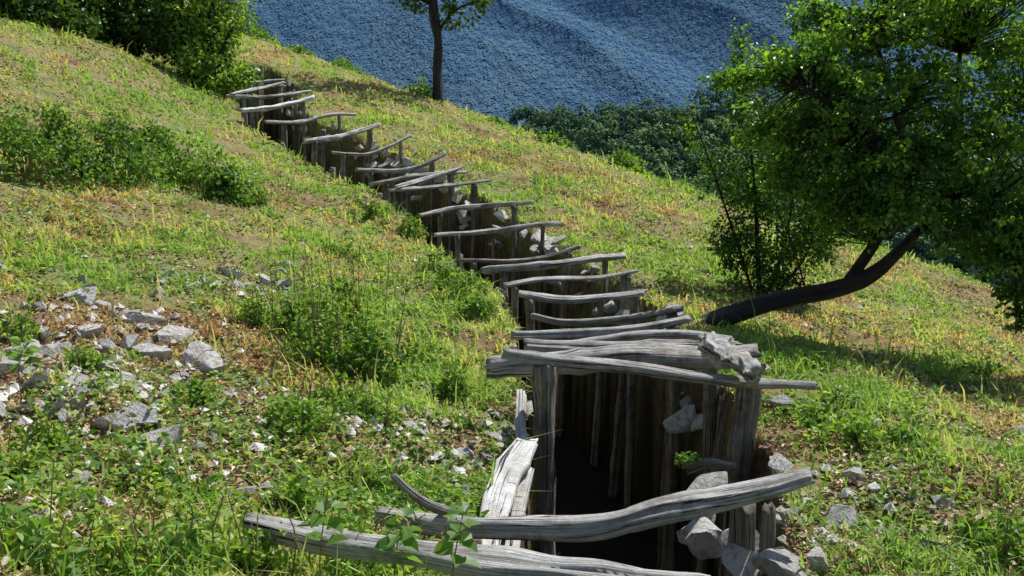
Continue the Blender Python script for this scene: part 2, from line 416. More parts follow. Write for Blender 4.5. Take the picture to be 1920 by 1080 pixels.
# ------------------------------------------------------------ grass
rs = np.random.RandomState(5)
pile = [(ray(200, 700)[0], .75), (ray(60, 650)[0], .6), (ray(330, 650)[0], .6), (ray(290, 800)[0], .55), (ray(860, 850)[0], .55), (ray(120, 780)[0], .5), (ray(60, 980)[0], .3), (ray(450, 530)[0], .6), (ray(1450, 980)[0], .35), (ray(1600, 960)[0], .3), (ray(720, 830)[0], .35), (ray(500, 900)[0], .25), (ray(500, 740)[0], .3)]
def stoniness(x, y):
    s = 0
    for p, r in pile: s = np.maximum(s, np.exp(-((x-p[0])**2+(y-p[1])**2)/(r*r)))
    return s
def scatter(N, dmin, dmax, half=.66, pw=.2):
    d = (rs.rand(N)*(dmax**pw-dmin**pw)+dmin**pw)**(1/pw); a = rs.uniform(-half, half, N)
    return d*np.sin(a), d*np.cos(a), d
def green(x, y):
    g = fbm(x*.7+3, y*.7, 31, 4)*.65+fbm(x*3, y*3, 37, 3)*.45
    return np.clip((g-.40)*4.4, 0, 1)
x, y, d = scatter(400000, 1.9, 31)
q, s = pdist(x, y)
dens = .08+1.1*sstep(.40, .58, fbm(x*2.6, y*2.6, 44, 4))
keep = (q > HW+.05) & (y+.8*x < 27) & (rs.rand(len(x)) > stoniness(x, y)*.7) & (rs.rand(len(x)) < dens)
x, y, d = x[keep], y[keep], d[keep]; N = len(x); z = H(x, y)
gr = green(x, y)
rust = np.clip((fbm(x*.9+30, y*.9, 91, 4)-.53)*7, 0, 1)
t = np.clip(gr*.80+rs.normal(0, .17, N)+.22-rust*.52, 0, 1)
L = rs.uniform(.015, .058, N)*(1+.6*gr)*(1+.02*d)*(.5+1.1*fbm(x*4, y*4, 48, 2)); tall = rs.rand(N) < .035; L[tall] *= 2.8
wd = (.0021+.00046*d)*rs.uniform(.7, 1.6, N)
lean = np.abs(rs.normal(0, .95, N))+.25; az = rs.uniform(0, 6.283, N)
hd = np.stack([np.cos(az), np.sin(az), 0*az], 1)
b0 = np.stack([x, y, z-.004], 1)
sd = np.stack([-np.sin(az), np.cos(az), 0*az], 1)*wd[:, None]
mid = b0+hd*(L*.5*np.sin(lean*.6))[:, None]+np.array([0, 0, 1])*(L*.55*np.cos(lean*.6))[:, None]
tip = b0+hd*(L*np.sin(lean))[:, None]+np.array([0, 0, 1])*(L*np.clip(np.cos(lean), .08, 1))[:, None]
V = np.stack([b0-sd, b0+sd, mid+sd*.8, mid-sd*.8, tip], 1).reshape(-1, 3)
b = np.arange(N)[:, None]*5
g = mesh("grass", V, [(b+np.array([[0, 1, 2, 3]]), 0), (b+np.array([[3, 2, 4]]), 0)], [M_grass], tint=np.repeat(t, 5)); g["kind"] = "stuff"
tag(g, "short dry mown grass with green and straw patches on the slope", "grass")
x, y, d = scatter(200000, 1.9, 26)
q, s = pdist(x, y); cl = fbm(x*1.3+9, y*1.3, 51, 4)*.5+fbm(x*5, y*5, 53, 2)*.5
near_edge = np.exp(-((q-.8)/.35)**2)*.10*(s < 0)
keep = (q > HW+.05) & (y+.8*x < 26) & (cl+near_edge > .525+rs.normal(0, .03, len(x))) & (rs.rand(len(x)) > stoniness(x, y)*.5)
x, y, d = x[keep], y[keep], d[keep]; N = len(x)
z = H(x, y)+rs.uniform(0, .07, N)*np.clip((cl[keep]-.5)*8, .15, 1.4)
axd = rs.randn(N, 3); axd[:, 2] *= .3
V, Q = leaves(np.stack([x, y, z], 1), rs.uniform(.012, .032, N)*(1+.05*d), axd, rs, .5, .65)
g = mesh("ground_cover", V, [(Q, 0)], [M_leaf], tint=np.repeat(np.clip(rs.normal(.58, .27, N), 0, 1), 6)); g["kind"] = "stuff"
tag(g, "low leafy green weeds spreading through the grass", "weeds")
x, y, d = scatter(120000, 1.9, 18)
q, s = pdist(x, y); keep = (q > HW+.03) & (fbm(x*1.7, y*1.7, 61, 3)+stoniness(x, y)*.2-.02*np.clip(d-5, 0, 8) > .44)
x, y, d = x[keep], y[keep], d[keep]; N = len(x); axd = rs.randn(N, 3); axd[:, 2] *= .25
V, Q = leaves(np.stack([x, y, H(x, y)+rs.uniform(.003, .03, N)], 1), rs.uniform(.010, .034, N)*(1+.03*d), axd, rs, .34, .6)
M_lit = leafmat("dead_leaves", [(0, (.24, .13, .07)), (.5, (.46, .30, .17)), (.8, (.60, .47, .30)), (1, (.78, .70, .52))], 0, .8, .1)
g = mesh("leaf_litter", V, [(Q, 0)], [M_lit], tint=np.repeat(rs.rand(N), 6)); g["kind"] = "stuff"
tag(g, "dry brown fallen leaves and stalks on the soil", "leaf litter")

# ------------------------------------------------------------ rocks
import bmesh
def rockmesh(seed):
    r = np.random.RandomState(seed); bm = bmesh.new(); bmesh.ops.create_icosphere(bm, subdivisions=4, radius=1.)
    V = np.array([v.co[:] for v in bm.verts])
    for i in range(12):
        nn = unit(r.randn(3)); off = r.uniform(.30, .66)
        dd = V@nn-off; V = V-np.outer(np.clip(dd, 0, None), nn)
    V = V/np.abs(V).max(0)*np.array([1.2, r.uniform(.65, 1.05), r.uniform(.5, .85)])
    V += (fbm(V[:, 0]*5+seed, V[:, 1]*5+V[:, 2]*4, seed, 3)-.5)[:, None]*.05
    F = np.array([[v.index for v in f.verts] for f in bm.faces]); bm.free()
    return V, F
RM = []
for i in range(12):
    V, Fc = rockmesh(300+i)
    o = mesh("rock", V, [(Fc, 0)], [M_stone]); RM.append(o.data); bpy.data.objects.remove(o)
rk = np.random.RandomState(12); nrock = [0]
def rock(p, size, label="grey weathered limestone rock lying in the grass", lift=.15, group="limestone rocks on the slope"):
    if nrock[0] >= 298: return
    o = bpy.data.objects.new("rock", RM[rk.randint(12)]); s = size*.5
    o.scale = (s*rk.uniform(.9, 1.2), s*rk.uniform(.75, 1.15), s*rk.uniform(.75, 1.15))
    o.rotation_euler = (rk.uniform(-.5, .5), rk.uniform(-.5, .5), rk.uniform(0, 6.28))
    o.location = (p[0], p[1], p[2]+s*lift); COL.objects.link(o); tag(o, label, "rock", group); nrock[0] += 1
    return o
big = [(145,565,66),(320,525,50),(283,608,76),(335,640,82),(300,672,80),(368,685,84),(200,690,66),(235,725,85),(270,790,95),(288,848,105),
(415,745,44),(430,518,38),(440,540,36),(530,540,40),(465,535,32),(20,635,60),(100,668,55),(180,628,60),(240,650,50),(120,790,50),(150,915,64),
(80,985,80),(455,930,44),(780,805,50),(862,862,42),(900,892,44),(935,825,52),(890,835,36),(1465,885,70),(1572,990,80),
(1765,943,42),(1722,1008,36),(1760,1038,50),(1610,897,60),(1465,765,60),(75,725,65),(30,690,60),(400,700,40),(395,825,40),(490,925,30),(20,1010,50),(10,700,70),(60,660,60),(560,955,34),(1530,1060,70),(870,920,34),(835,880,26),(910,860,30),
(1690,930,24),(1640,1000,26),(1560,870,28),(830,840,24),(760,860,24),(800,780,26),(930,780,30),(700,840,22),(160,740,70),(120,700,60),(330,720,50),(60,770,60),(210,800,50),(250,600,40),(390,660,40),(470,760,26),(520,700,24),(500,850,24)]
for u, v, w in big:
    p, d = ray(u, v); rock(p, w/F_PX*d*1.1)
for u, v, dd, w in [(1330,1000,3.9,90),(1470,1060,3.6,90),(1325,915,4.3,66),(1310,985,4.3,80),(1480,960,4.0,50),(1380,1015,4.1,110),(1400,1060,3.7,90)]:
    p = P(u, v, dd); p[2] -= .02; rock(p, w/F_PX*dd*1.1, "large grey limestone block in the trench wall", group="stones lining the trench")
seg = np.diff(path, axis=0); sl = np.hypot(seg[:, 0], seg[:, 1]); cum = np.concatenate([[0], np.cumsum(sl)])
def pathat(s):
    i = int(np.clip(np.searchsorted(cum, s)-1, 0, len(seg)-1)); f = (s-cum[i])/sl[i]
    d = seg[i]/sl[i]; return path[i]+seg[i]*f, d, np.array([d[1], -d[0]])
tot = cum[-1]
for i in range(104):
    s = rk.uniform(6.2, tot-.5) if i > 10 else rk.uniform(3.9, 6.2); c, d, rt = pathat(s)
    off = rk.uniform(.44, .60); dz = rk.uniform(-.42, .05) if off < .56 else rk.uniform(-.06, .05)
    q2 = c+rt*off; z = float(H(q2[0], q2[1]))
    rock((q2[0], q2[1], z+dz), rk.uniform(.10, .24), "grey angular limestone rock stacked in the trench wall", group="stones lining the trench")
for i in range(14):
    s = rk.uniform(1.8, 4.2); c, d, rt = pathat(s); off = -rk.uniform(.52, .68); q2 = c+rt*off
    rock((q2[0], q2[1], float(H(q2[0], q2[1]))+rk.uniform(-.25, .03)), rk.uniform(.07, .18), "pale limestone rock stacked in the trench wall", group="stones lining the trench")
for i in range(400):
    if i % 5: u, v = rk.normal(190, 120), rk.normal(695, 75)
    else: u, v = rk.uniform(300, 590), rk.normal(527, 18)
    if u < -60: continue
    p, d = ray(u, v); rock(p, rk.uniform(.05, .15), "small pale limestone rock in a loose stone heap")
    if nrock[0] >= 298: break
N = 20000; x, y, d = scatter(N, 2, 14); q, s = pdist(x, y)
keep = (q > HW) & ((stoniness(x, y) > rs.rand(N)*.8+.1) | (rs.rand(N) < .06)); x, y = x[keep], y[keep]; N = len(x)
V0, F0 = np.array([[1,0,-.2],[.3,.8,0],[-.8,.5,.1],[-.7,-.6,0],[.4,-.8,.1],[.1,.1,.7],[0,0,-.6]]), np.array([[0,1,5],[1,2,5],[2,3,5],[3,4,5],[4,0,5],[1,0,6],[2,1,6],[3,2,6],[4,3,6],[0,4,6]])
V = V0[None]*rs.uniform(.6, 1.3, (N, 7, 1)); a = rs.uniform(0, 6.28, N); ca, sa = np.cos(a)[:, None], np.sin(a)[:, None]
ss = (.006+.036*rs.rand(N)**3)[:, None, None]
V = np.stack([V[..., 0]*ca-V[..., 1]*sa, V[..., 0]*sa+V[..., 1]*ca, V[..., 2]], -1)*ss+np.stack([x, y, H(x, y)+.3*ss[:, 0, 0]+.004], 1)[:, None]
g = mesh("gravel", V.reshape(-1, 3), [((np.arange(N)[:, None, None]*7+F0[None]).reshape(-1, 3), 0)], [M_stone]); g["kind"] = "stuff"
tag(g, "small pale stone chips scattered on bare soil", "gravel")

# ------------------------------------------------------------ timber
rt_ = np.random.RandomState(21)
def logobj(name, pts, radii, mat, seg=22, k=None, rough=.26, flat=1., ridge=.6, origin=None, wob=.015, sq=0., lump=0.):
    L = np.linalg.norm(np.diff(np.asarray(pts), axis=0), axis=1).sum()
    V, Q, T, UV = tube(pts, radii, seg, k or max(12, int(L/.028)), rough, rt_, True, flat, ridge, wob, sq, lump)
    return mesh(name, V, [(Q, 0), (T, 0)], [mat], origin=(np.asarray(pts[0]) if origin is None else origin), uv=UV, smooth=True)
for i, (b, pts) in enumerate(zip(beams, BP)):
    th = b[3]/F_PX*(b[1]+b[2])/2/2
    th = max(th, .029)
    mid = (pts[0]+pts[-1])/2; dirv = unit((pts[-1]-pts[0])*np.array([1, 1, 0]))
    z0 = float(H0(mid[0], mid[1]))
    e = empty("trench_frame", (mid[0], mid[1], z0-1.3))
    m = M_pale if i in (16, 19, 20) else M_wood
    r0 = th*rt_.uniform(.9, 1.1)
    o = logobj("crossbeam", pts, [r0*.85, r0*1.05, r0, r0*rt_.uniform(.7, .95)], m, flat=rt_.uniform(.75, 1.)); parent(o, e)
    Lb = np.linalg.norm(pts[-1]-pts[0]); hs = min(.47, Lb/2-.08)
    if i == 0: centers = [P(1022, 690, 4.86), P(1404, 712, 4.92)]
    else: centers = [mid-dirv*hs, mid+dirv*hs]
    for kk, c in enumerate(centers):
        if kk == 0 and i in (1, 2, 3): continue
        tpar = (c-pts[0])[:2]@(pts[-1]-pts[0])[:2]/((pts[-1]-pts[0])[:2]@(pts[-1]-pts[0])[:2])
        pr = resample(pts, 40); zb = np.interp(tpar, np.linspace(0, 1, 40), pr[:, 2])
        rp = (.083, .070)[kk] if i == 0 else (rt_.uniform(.046, .056) if i < 4 else rt_.uniform(.036, .052))
        base = np.array([c[0]+rt_.uniform(-.09, .09), c[1]+rt_.uniform(-.09, .09), z0-1.75])
        if i == 0: base[:2] = c[:2]
        if i == 0 and kk == 1: base[0] -= .12
        top = np.array([c[0], c[1], zb-r0*.7])
        o = logobj("post", [base, (base+top)/2+np.array([rt_.uniform(-.02, .02), 0, 0]), top], [rp*1.05, rp, rp*.95], M_post, 18, 44, .36, .8, wob=.02); parent(o, e)
    lab = "grey weathered log crossbeam on two posts over the trench"
    if i in (1, 2, 3): lab = "grey weathered log crossbeam with one upright post below"
    if m is M_pale: lab = "bleached pale plank crossbeam on two posts over the trench"
    tag(e, lab, "trench frame", "timber frames spanning the trench")
protos = []
for k in range(5):
    hgt = 1.7; V, Q, T, UV = tube([(0, 0, 0), (rt_.uniform(-.03, .03), 0, hgt/2), (0, 0, hgt)], [.050, .044, .036], 14, 30, .35, rt_, True, 1, .5, .03)
    protos.append(mesh("wall_post", V, [(Q, 0), (T, 0)], [M_post], uv=UV, smooth=True))
spots = []
for sd_ in (-1, 1):
    s = 9.0
    while s < tot-.5:
        spots.append((s, sd_, None)); s += rt_.uniform(1.1, 2.3)
spots += [(3.95, 1, -.05)]
for s, sd_, dz in spots:
    c, d, r_ = pathat(s); q2 = c+r_*sd_*rt_.uniform(.45, .50)
    src = protos[rt_.randint(5)]; o = src.copy(); COL.objects.link(o)
    if dz is None: dz = rt_.uniform(-.3, .18) if sd_ > 0 else rt_.uniform(-.15, .03)
    o.location = (q2[0], q2[1], float(H0(q2[0], q2[1]))-1.7+dz)
    o.rotation_euler = (rt_.uniform(-.09, .09), rt_.uniform(-.09, .09), rt_.uniform(0, 6.28))
    tag(o, "upright weathered post lining the trench wall", "post", "posts lining the trench walls")
for o in protos: bpy.data.objects.remove(o)
def lone(name, pl, dl, px, mat, label, cat="log", rough=.26, flat=1., wob=.015, ridge=.6, sq=0., lump=0., k=None):
    pts = np.array([P(u, v, d) for (u, v), d in zip(pl, dl)])
    rad = np.array(px)/F_PX*np.interp(np.linspace(0, 1, len(px)), np.linspace(0, 1, len(dl)), dl)/2
    o = logobj(name, pts, rad, mat, rough=rough, flat=flat, wob=wob, seg=32, ridge=ridge, sq=sq, lump=lump, k=k); tag(o, label, cat); return o
lone("log", [(468,982),(640,1018),(800,1045),(950,1062),(1150,1085),(1330,1100)], [3.1,3.05,3,3,3,3.05], [38,44,46,58,50,44], M_wood, "long grey weathered log lying across the trench start")
lone("log", [(708,965),(850,988),(980,992),(1120,985),(1250,955),(1400,925),(1520,893)], [3.6,3.6,3.6,3.6,3.62,3.64,3.66], [26,38,44,48,46,44,34], M_wood, "curved grey weathered log spanning the trench above its posts")
lone("branch", [(737,892),(765,920),(800,945),(840,962)], [3.5,3.52,3.55,3.6], [12,14,16,20], M_wood, "short curved dry branch stub beside a log", "branch", wob=.005)
lone("log", [(915,690),(1040,680),(1200,668),(1330,672),(1420,658)], [5.1,5.1,5.15,5.2,5.2], [36,40,46,42,28], M_wood, "thick cracked grey log laid over the trench")
lone("log", [(985,648),(1100,655),(1230,652),(1385,650)], [5.42,5.42,5.45,5.45], [24,28,30,26], M_wood, "grey weathered log lying flat across the trench roof")
lone("log", [(1326,634),(1338,655),(1362,672),(1390,684),(1414,704)], [4.98,4.92,4.86,4.78,4.70], [30,50,42,40,44], M_wood, "gnarled knotted chunk of grey log resting on the beams", rough=.3, wob=.004, ridge=.4, lump=.55, k=40)
for ia, fa, ib, fb in [(10, .12, 11, .92), (17, .1, 18, .95)]:
    pa = resample(BP[ia], 21)[int(fa*20)]+np.array([0, 0, .05]); pb = resample(BP[ib], 21)[int(fb*20)]+np.array([0, 0, .05])
    ex = (pb-pa)*.08; o = logobj("pole", [pa-ex, (pa+pb)/2+np.array([0, 0, -.01]), pb+ex], [.022, .027, .02], M_wood)
    tag(o, "thin loose grey pole resting across two crossbeams", "pole", "loose poles on the trench frames")
lone("log", [(978,738),(976,800),(982,842)], [5.0,4.8,4.65], [18,22,24], M_pale, "narrow bleached timber along the trench edge")
lone("plank", [(988,828),(962,870),(936,930),(905,1055)], [4.6,4.4,4.12,3.65], [40,60,62,44], M_pale, "sunlit bleached long board leaning on the trench edge", "plank", flat=.28, rough=.05, ridge=.12, sq=.9, wob=.006)
lone("plank", [(992,880),(972,960),(955,1060)], [4.45,4.1,3.75], [20,26,28], M_pale, "second bleached narrow board behind the trench edge", "plank", flat=.4, rough=.05, ridge=.15, sq=.9, wob=.006)
lone("log", [(1290,880),(1330,868),(1375,876)], [4.7,4.65,4.6], [18,20,18], M_post, "short horizontal brown timber between trench posts")
for u, v, d, w, lab in [(1392,945,3.75,54,"thick upright grey post at the trench entrance"),(1440,950,3.72,28,"thin squared grey post nailed to a thicker post"),(880,1015,3.7,46,"short upright grey post under a curved log")]:
    top = P(u, v, d); base = top.copy(); base[2] -= .9; rr = w/F_PX*d/2
    o = logobj("post", [base, (top+base)/2, top], [rr*1.05, rr, rr], M_post, 18, 36, .3, .9, .5); tag(o, lab, "post")

# ------------------------------------------------------------ foliage
def clump_leaves(cc, cr, per, size, rs, tilt=-.3, up=.55, fl=.8):
    N = len(cc)*per
    off = unit(rs.randn(N, 3))*(rs.rand(N, 1)**.5)
    p = np.repeat(cc, per, 0)+off*np.repeat(cr, per)[:, None]*np.array([1, 1, fl])
    axd = off+rs.randn(N, 3)*.7; axd[:, 2] += tilt
    return leaves(p, rs.uniform(.65, 1.25, N)*size, axd, rs, .42, up)
M_stem = leafmat("green_stems", [(0, (.14, .12, .05)), (1, (.30, .22, .12))], 0., .7)
def shrub(u, v, wpx, hpx, leaf, label, n_cl=None, mat=None, seed=0, tmean=.55, dep=1., name="shrub", base=None, per=26, cat="shrub", stalks=0):
    rs = np.random.RandomState(seed*13+int(u)+int(v)); mat = mat or M_leaf
    if base is None: p, d = ray(u, v)
    else: p, d = P(u, v, base), base; p[2] = float(H(p[0], p[1]))
    w = wpx/F_PX*d; h = hpx/F_PX*d; n_cl = n_cl or 40
    aa = rs.rand(n_cl)*6.28; rr = (rs.rand(n_cl)**.7)*w/2
    hh = h*(1-.75*(rr/(w/2))**1.5)*rs.uniform(.1, 1.15, n_cl)
    cx = p[0]+rr*np.cos(aa); cy = p[1]+rr*np.sin(aa)*dep
    g0 = H(cx, cy); cc = np.stack([cx, cy, g0+hh*.95], 1)
    cr = rs.uniform(.4, 1.4, n_cl)*min(w, h*1.5)*.14+leaf*.9
    V, Q = clump_leaves(cc, cr, per, leaf, rs)
    tint = np.repeat(np.clip(np.repeat(rs.normal(tmean, .18, n_cl), per)+rs.normal(0, .13, n_cl*per), 0, 1), 6)
    parts = []
    for c, gz in zip(cc, g0):
        b = np.array([p[0]*.4+c[0]*.6, p[1]*.4+c[1]*.6, 0]); b[2] = float(H(b[0], b[1]))-.02
        parts.append(tube([b, (b+c)/2+rs.randn(3)*.02*h, c], [.004+.006*h, .002+.002*h], 4, 4, cap=False))
    for i in range(stalks):
        a = p+np.array([rs.uniform(-.5, .5)*w, rs.uniform(-.5, .5)*w*dep, 0]); a[2] = float(H(a[0], a[1]))
        hh2 = h*rs.uniform(1.1, 1.9); e = a+np.array([rs.uniform(-.3, .3)*h, rs.uniform(-.2, .2)*h, hh2])
        parts.append(tube([a, (a+e)/2+rs.randn(3)*.03, e], [.003, .0018], 4, 6, cap=False))
        m = 14; tt = rs.rand(m)[:, None]; Vl, Ql = leaves(a+(e-a)*tt+rs.randn(m, 3)*.006, np.full(m, leaf*.5), rs.randn(m, 3), rs)
        Q = np.concatenate([Q, Ql+len(V)]); V = np.concatenate([V, Vl]); tint = np.concatenate([tint, np.full(m*6, .9)])
    Vs, Qs, Ts, _ = join(parts); k = len(V)
    V = np.concatenate([V, Vs]); tint = np.concatenate([tint, np.full(len(Vs), .7)])
    o = mesh(name, V, [(Q, 0), (Qs+k, 1)], [mat, M_stem], origin=p, tint=tint); tag(o, label, cat)
    return o
for i, (u, v, w, h) in enumerate([(50,335,190,120),(150,340,150,90),(230,340,150,95),(380,355,170,90),(20,285,110,75),(110,280,130,80),(310,335,130,85),(220,270,90,50),(430,370,80,50),(300,280,60,40)]):
    shrub(u, v, w, h, .056, "low green broad leaved shrub spreading over the slope", 44, None, i, .36, .7, per=18)
for i, (u, v, w, h) in enumerate([(610,680,160,135),(690,705,130,105),(560,640,100,80),(660,640,110,115)]):
    shrub(u, v, w, h, .038, "leafy green shrub with tall thin stems beside the trench", 44, None, 20+i, .46, .8, per=16, stalks=7)
for i, (u, v, w, h) in enumerate([(480,610,80,50),(790,690,100,50),(560,800,130,50),(700,790,130,45),(850,740,70,40),(640,760,100,50)]):
    shrub(u, v, w, h, .032, "bright green weedy shrub growing beside the trench", 30, None, 25+i, .52, .8, per=13, stalks=4)
for i, (u, v, w, h) in enumerate([(810,515,80,40),(870,560,110,50),(900,600,90,45),(770,440,50,34),(840,540,80,40),(650,480,100,30),(480,380,60,30),(700,405,30,22)]):
    shrub(u, v, w, h, .036, "small green weed clump on the trench edge", 24, None, 40+i, .48, .8, name="weed_plant", cat="weed", per=16)
for i, (u, v, w, h) in enumerate([(50,1075,200,110),(200,1065,180,90),(330,1075,180,80),(470,1080,160,100),(90,850,100,50),(20,920,120,80),(640,1075,200,90),(760,1070,160,70),(560,960,110,50),(700,930,100,40),(330,930,110,40),(30,640,80,60),(160,700,60,40),(370,760,80,40)]):
    shrub(u, v, w, h, .036, "leafy green weeds among grass and stones", 19, None, 60+i, .55, .8, name="weed_plant", cat="weed", per=12, stalks=6)
for i, (u, v, w, h) in enumerate([(1600,820,170,50),(1540,800,110,40),(1890,1060,140,110),(1840,1020,90,50),(1700,840,120,40),(1850,700,140,30)]):
    shrub(u, v, w, h, .034, "low green leafy plants on the grassy bank", 22, None, 80+i, .5, .8, name="weed_plant", cat="weed", per=12)
shrub(1285, 872, 34, 18, .026, "faint small green vine in the trench wall", 9, None, 90, .3, .8, name="weed_plant", cat="weed", per=7)
for i, (u, v, w, h, b) in enumerate([(560,112,50,14,25),(650,140,70,26,24.5),(790,188,60,30,22.3),(1040,292,70,22,19.8),(1180,335,90,28,18),(500,95,60,22,26),(480,80,60,26,26.5),(930,240,40,12,21)]):
    shrub(u, v, w, h, .08, "small leafy green shrub on the brow of the hill", 22, None, 100+i, .4, .8, base=b, per=18)
rs2 = np.random.RandomState(4)
for (u, v, d, hh) in [(600,1040,2.75,.20),(850,1060,2.8,.16),(35,690,3.6,.10),(740,1050,2.8,.13)]:
    b = P(u, v, d); parts = []
    tp = b+np.array([.03, 0, hh]); parts.append(tube([b-np.array([0, 0, .12]), b, tp], [.003, .002, .0015], 5, 8, cap=False))
    m = 13; tt = np.linspace(.1, 1, m); az = np.arange(m)*2.4
    ad = np.stack([np.cos(az), np.sin(az), rs2.uniform(-.3, .5, m)], 1)
    V, Q = leaves(b+(tp-b)*tt[:, None]+ad*.012, np.linspace(.07, .04, m), ad, rs2, .5, .75)
    Vs, Qs, Ts, _ = join(parts)
    o = mesh("seedling", np.concatenate([V, Vs]), [(Q, 0), (Qs+len(V), 1)], [M_leaf, M_stem], origin=b, tint=np.concatenate([np.repeat(rs2.uniform(.2, .6, m), 6), np.full(len(Vs), .7)]))
    tag(o, "young seedling with broad serrated green leaves", "plant")

# ------------------------------------------------------------ trees
def tree(name, label, base, limbs, blobs, n_per, leaf, mat, seed, per=34, tm=.5, clr=.16, bark=None, twigs=True, z_bright=.0, shell=.4, fl=.8):
    rs = np.random.RandomState(seed); e = empty(name, base); parts = []; nodes = []
    for pts, rr in limbs:
        parts.append(tube(pts, rr, 14, max(10, len(pts)*8), .2, rs, True, 1., .4)); nodes.append(resample(pts, 24)[6:])
    nodes = np.concatenate(nodes)
    cc = []
    for c, r3, m in blobs:
        m = int(m*n_per); dd = unit(rs.randn(m, 3))*(rs.rand(m, 1)**shell)*rs.uniform(.8, 1.25, (m, 1)); cc.append(np.asarray(c)+dd*np.asarray(r3))
    cc = np.concatenate(cc)
    if twigs:
        for c in cc[::2]:
            j = np.argmin(((nodes-c)**2).sum(1)); a = nodes[j]; L = np.linalg.norm(c-a)
            parts.append(tube([a, (a+c)/2+rs.randn(3)*.06*L+np.array([0, 0, .05*L]), c], [.004+.005*L, .0025], 4, 6, cap=False))
    V, Q, T, UV = join(parts)
    o = mesh("trunk", V, [(Q, 0), (T, 0)], [bark or M_bark], origin=np.asarray(base), uv=UV, smooth=True); parent(o, e)
    cr = rs.uniform(.5, 1.45, len(cc))*clr
    V, Q = clump_leaves(cc, cr, per, leaf, rs, fl=fl)
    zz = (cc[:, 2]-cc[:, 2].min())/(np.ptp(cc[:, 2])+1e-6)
    tint = np.repeat(np.clip(np.repeat(rs.normal(tm, .15, len(cc))+z_bright*(zz-.5), per)+rs.normal(0, .14, len(cc)*per), 0, 1), 6)  # z_bright paints top light into the leaves, darker low in the crown
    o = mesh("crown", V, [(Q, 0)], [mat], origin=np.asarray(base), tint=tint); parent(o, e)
    tag(e, label, "tree"); return e
def PL(l): return [P(*q) for q in l]
bp, bd = ray(1335, 608)
D = bd+.02; G = D+.15
limbs = [(PL([(1285,630,D),(1335,604,D),(1400,582,D),(1470,562,D),(1560,544,D+.05),(1620,522,G),(1668,488,G),(1715,440,G),(1748,392,G+.1),(1790,230,G+.3),(1800,100,G+.3)]), [.088,.084,.076,.070,.070,.067,.054,.042,.037,.026,.015]),
         (PL([(1588,534,G),(1618,490,G),(1655,435,G-.1),(1698,385,G-.2),(1700,300,G-.2),(1670,180,G-.2),(1640,60,G-.2)]), [.046,.045,.038,.031,.028,.02,.012]),
         (PL([(1700,300,G-.2),(1600,220,G-.4),(1500,160,G-.5)]), [.025,.018,.01]),
         (PL([(1745,380,G+.1),(1830,370,G-.2),(1900,460,G-.4)]), [.03,.022,.01]),
         (PL([(1780,290,G+.2),(1870,200,G+.3),(1960,130,G+.4)]), [.03,.02,.01])]
def BL(l):
    return [(P(u, v, d), (rx/F_PX*d, ry_, rz/F_PX*d), m) for u, v, d, rx, ry_, rz, m in l]
D = G
blobs = BL([(1640,60,D,105,.55,70,1.05),(1760,20,D+.2,110,.6,70,1.),(1880,80,D+.2,100,.6,90,1.05),(1510,112,D-.3,90,.3,52,.8),(1400,148,D-.3,78,.15,16,.35),(1545,35,D,60,.3,55,.45),
 (1590,165,D-.2,95,.5,60,.95),(1720,175,D,105,.6,80,1.05),(1860,240,D,105,.7,85,1.05),(1545,240,D-.2,80,.4,60,.8),(1620,300,D-.1,90,.5,70,.95),(1740,310,D-.1,90,.55,70,1.),
 (1590,385,D,70,.4,66,.75),(1685,385,D-.3,70,.35,42,.5),(1490,330,D,70,.3,70,.65),(1860,390,D-.2,90,.6,85,1.),(1885,470,D-.3,60,.4,60,.55),(1915,560,D-.4,24,.2,60,.22),(1990,200,D,110,.8,200,1.),(2000,420,D,100,.8,160,.9),
 (1690,-60,D,150,.8,80,.8),(1880,-60,D,150,.8,80,.8),(1800,430,D,60,.4,60,.55),(1440,230,D-.1,60,.25,60,.25)])
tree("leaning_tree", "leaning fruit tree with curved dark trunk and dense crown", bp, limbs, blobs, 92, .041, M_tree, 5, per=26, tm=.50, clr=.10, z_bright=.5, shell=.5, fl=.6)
E = ray(1430, 556)[1]+.05
l2 = [(PL([(1425,560,E),(1420,470,E),(1415,350,E),(1398,200,E),(1388,30,E)]), [.025,.02,.015,.009,.003]),
      (PL([(1440,560,E),(1470,460,E+.1),(1490,350,E),(1500,250,E)]), [.02,.016,.01,.005]),
      (PL([(1415,560,E),(1380,450,E),(1340,330,E-.1),(1300,220,E-.1),(1285,180,E)]), [.016,.012,.008,.005,.002]),
      (PL([(1450,560,E),(1510,480,E),(1540,400,E)]), [.016,.01,.005])]
b2 = BL([(1420,450,E,80,.3,85,1.5),(1500,460,E,65,.3,85,1.5),(1400,360,E,50,.25,65,.9),(1450,300,E,75,.3,90,1.1),(1335,320,E,40,.2,65,.4),(1395,220,E,34,.14,80,.6),(1388,100,E,14,.07,80,.4),
  (1290,250,E,25,.12,50,.2),(1440,520,E,70,.3,28,.6),(1370,470,E,34,.25,70,.6),(1535,410,E,50,.25,90,1.1),(1480,220,E,50,.25,60,.4)])
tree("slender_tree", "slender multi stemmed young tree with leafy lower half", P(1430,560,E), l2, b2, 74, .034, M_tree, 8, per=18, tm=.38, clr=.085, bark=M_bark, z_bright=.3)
T0 = 22.
tb = P(822, 196, T0)
l3 = [([tb-np.array([0,0,.4]), P(820,150,T0), P(822,80,T0), P(812,0,T0), P(815,-120,T0), P(800,-260,T0)], [.14,.115,.11,.105,.09,.05]),
      (PL([(818,70,T0),(835,40,T0),(860,15,T0),(900,0,T0)]), [.05,.035,.025,.015]),
      (PL([(812,10,T0),(780,-10,T0),(740,-60,T0)]), [.05,.035,.02]), (PL([(814,-60,T0),(860,-110,T0),(900,-160,T0)]), [.06,.04,.02])]
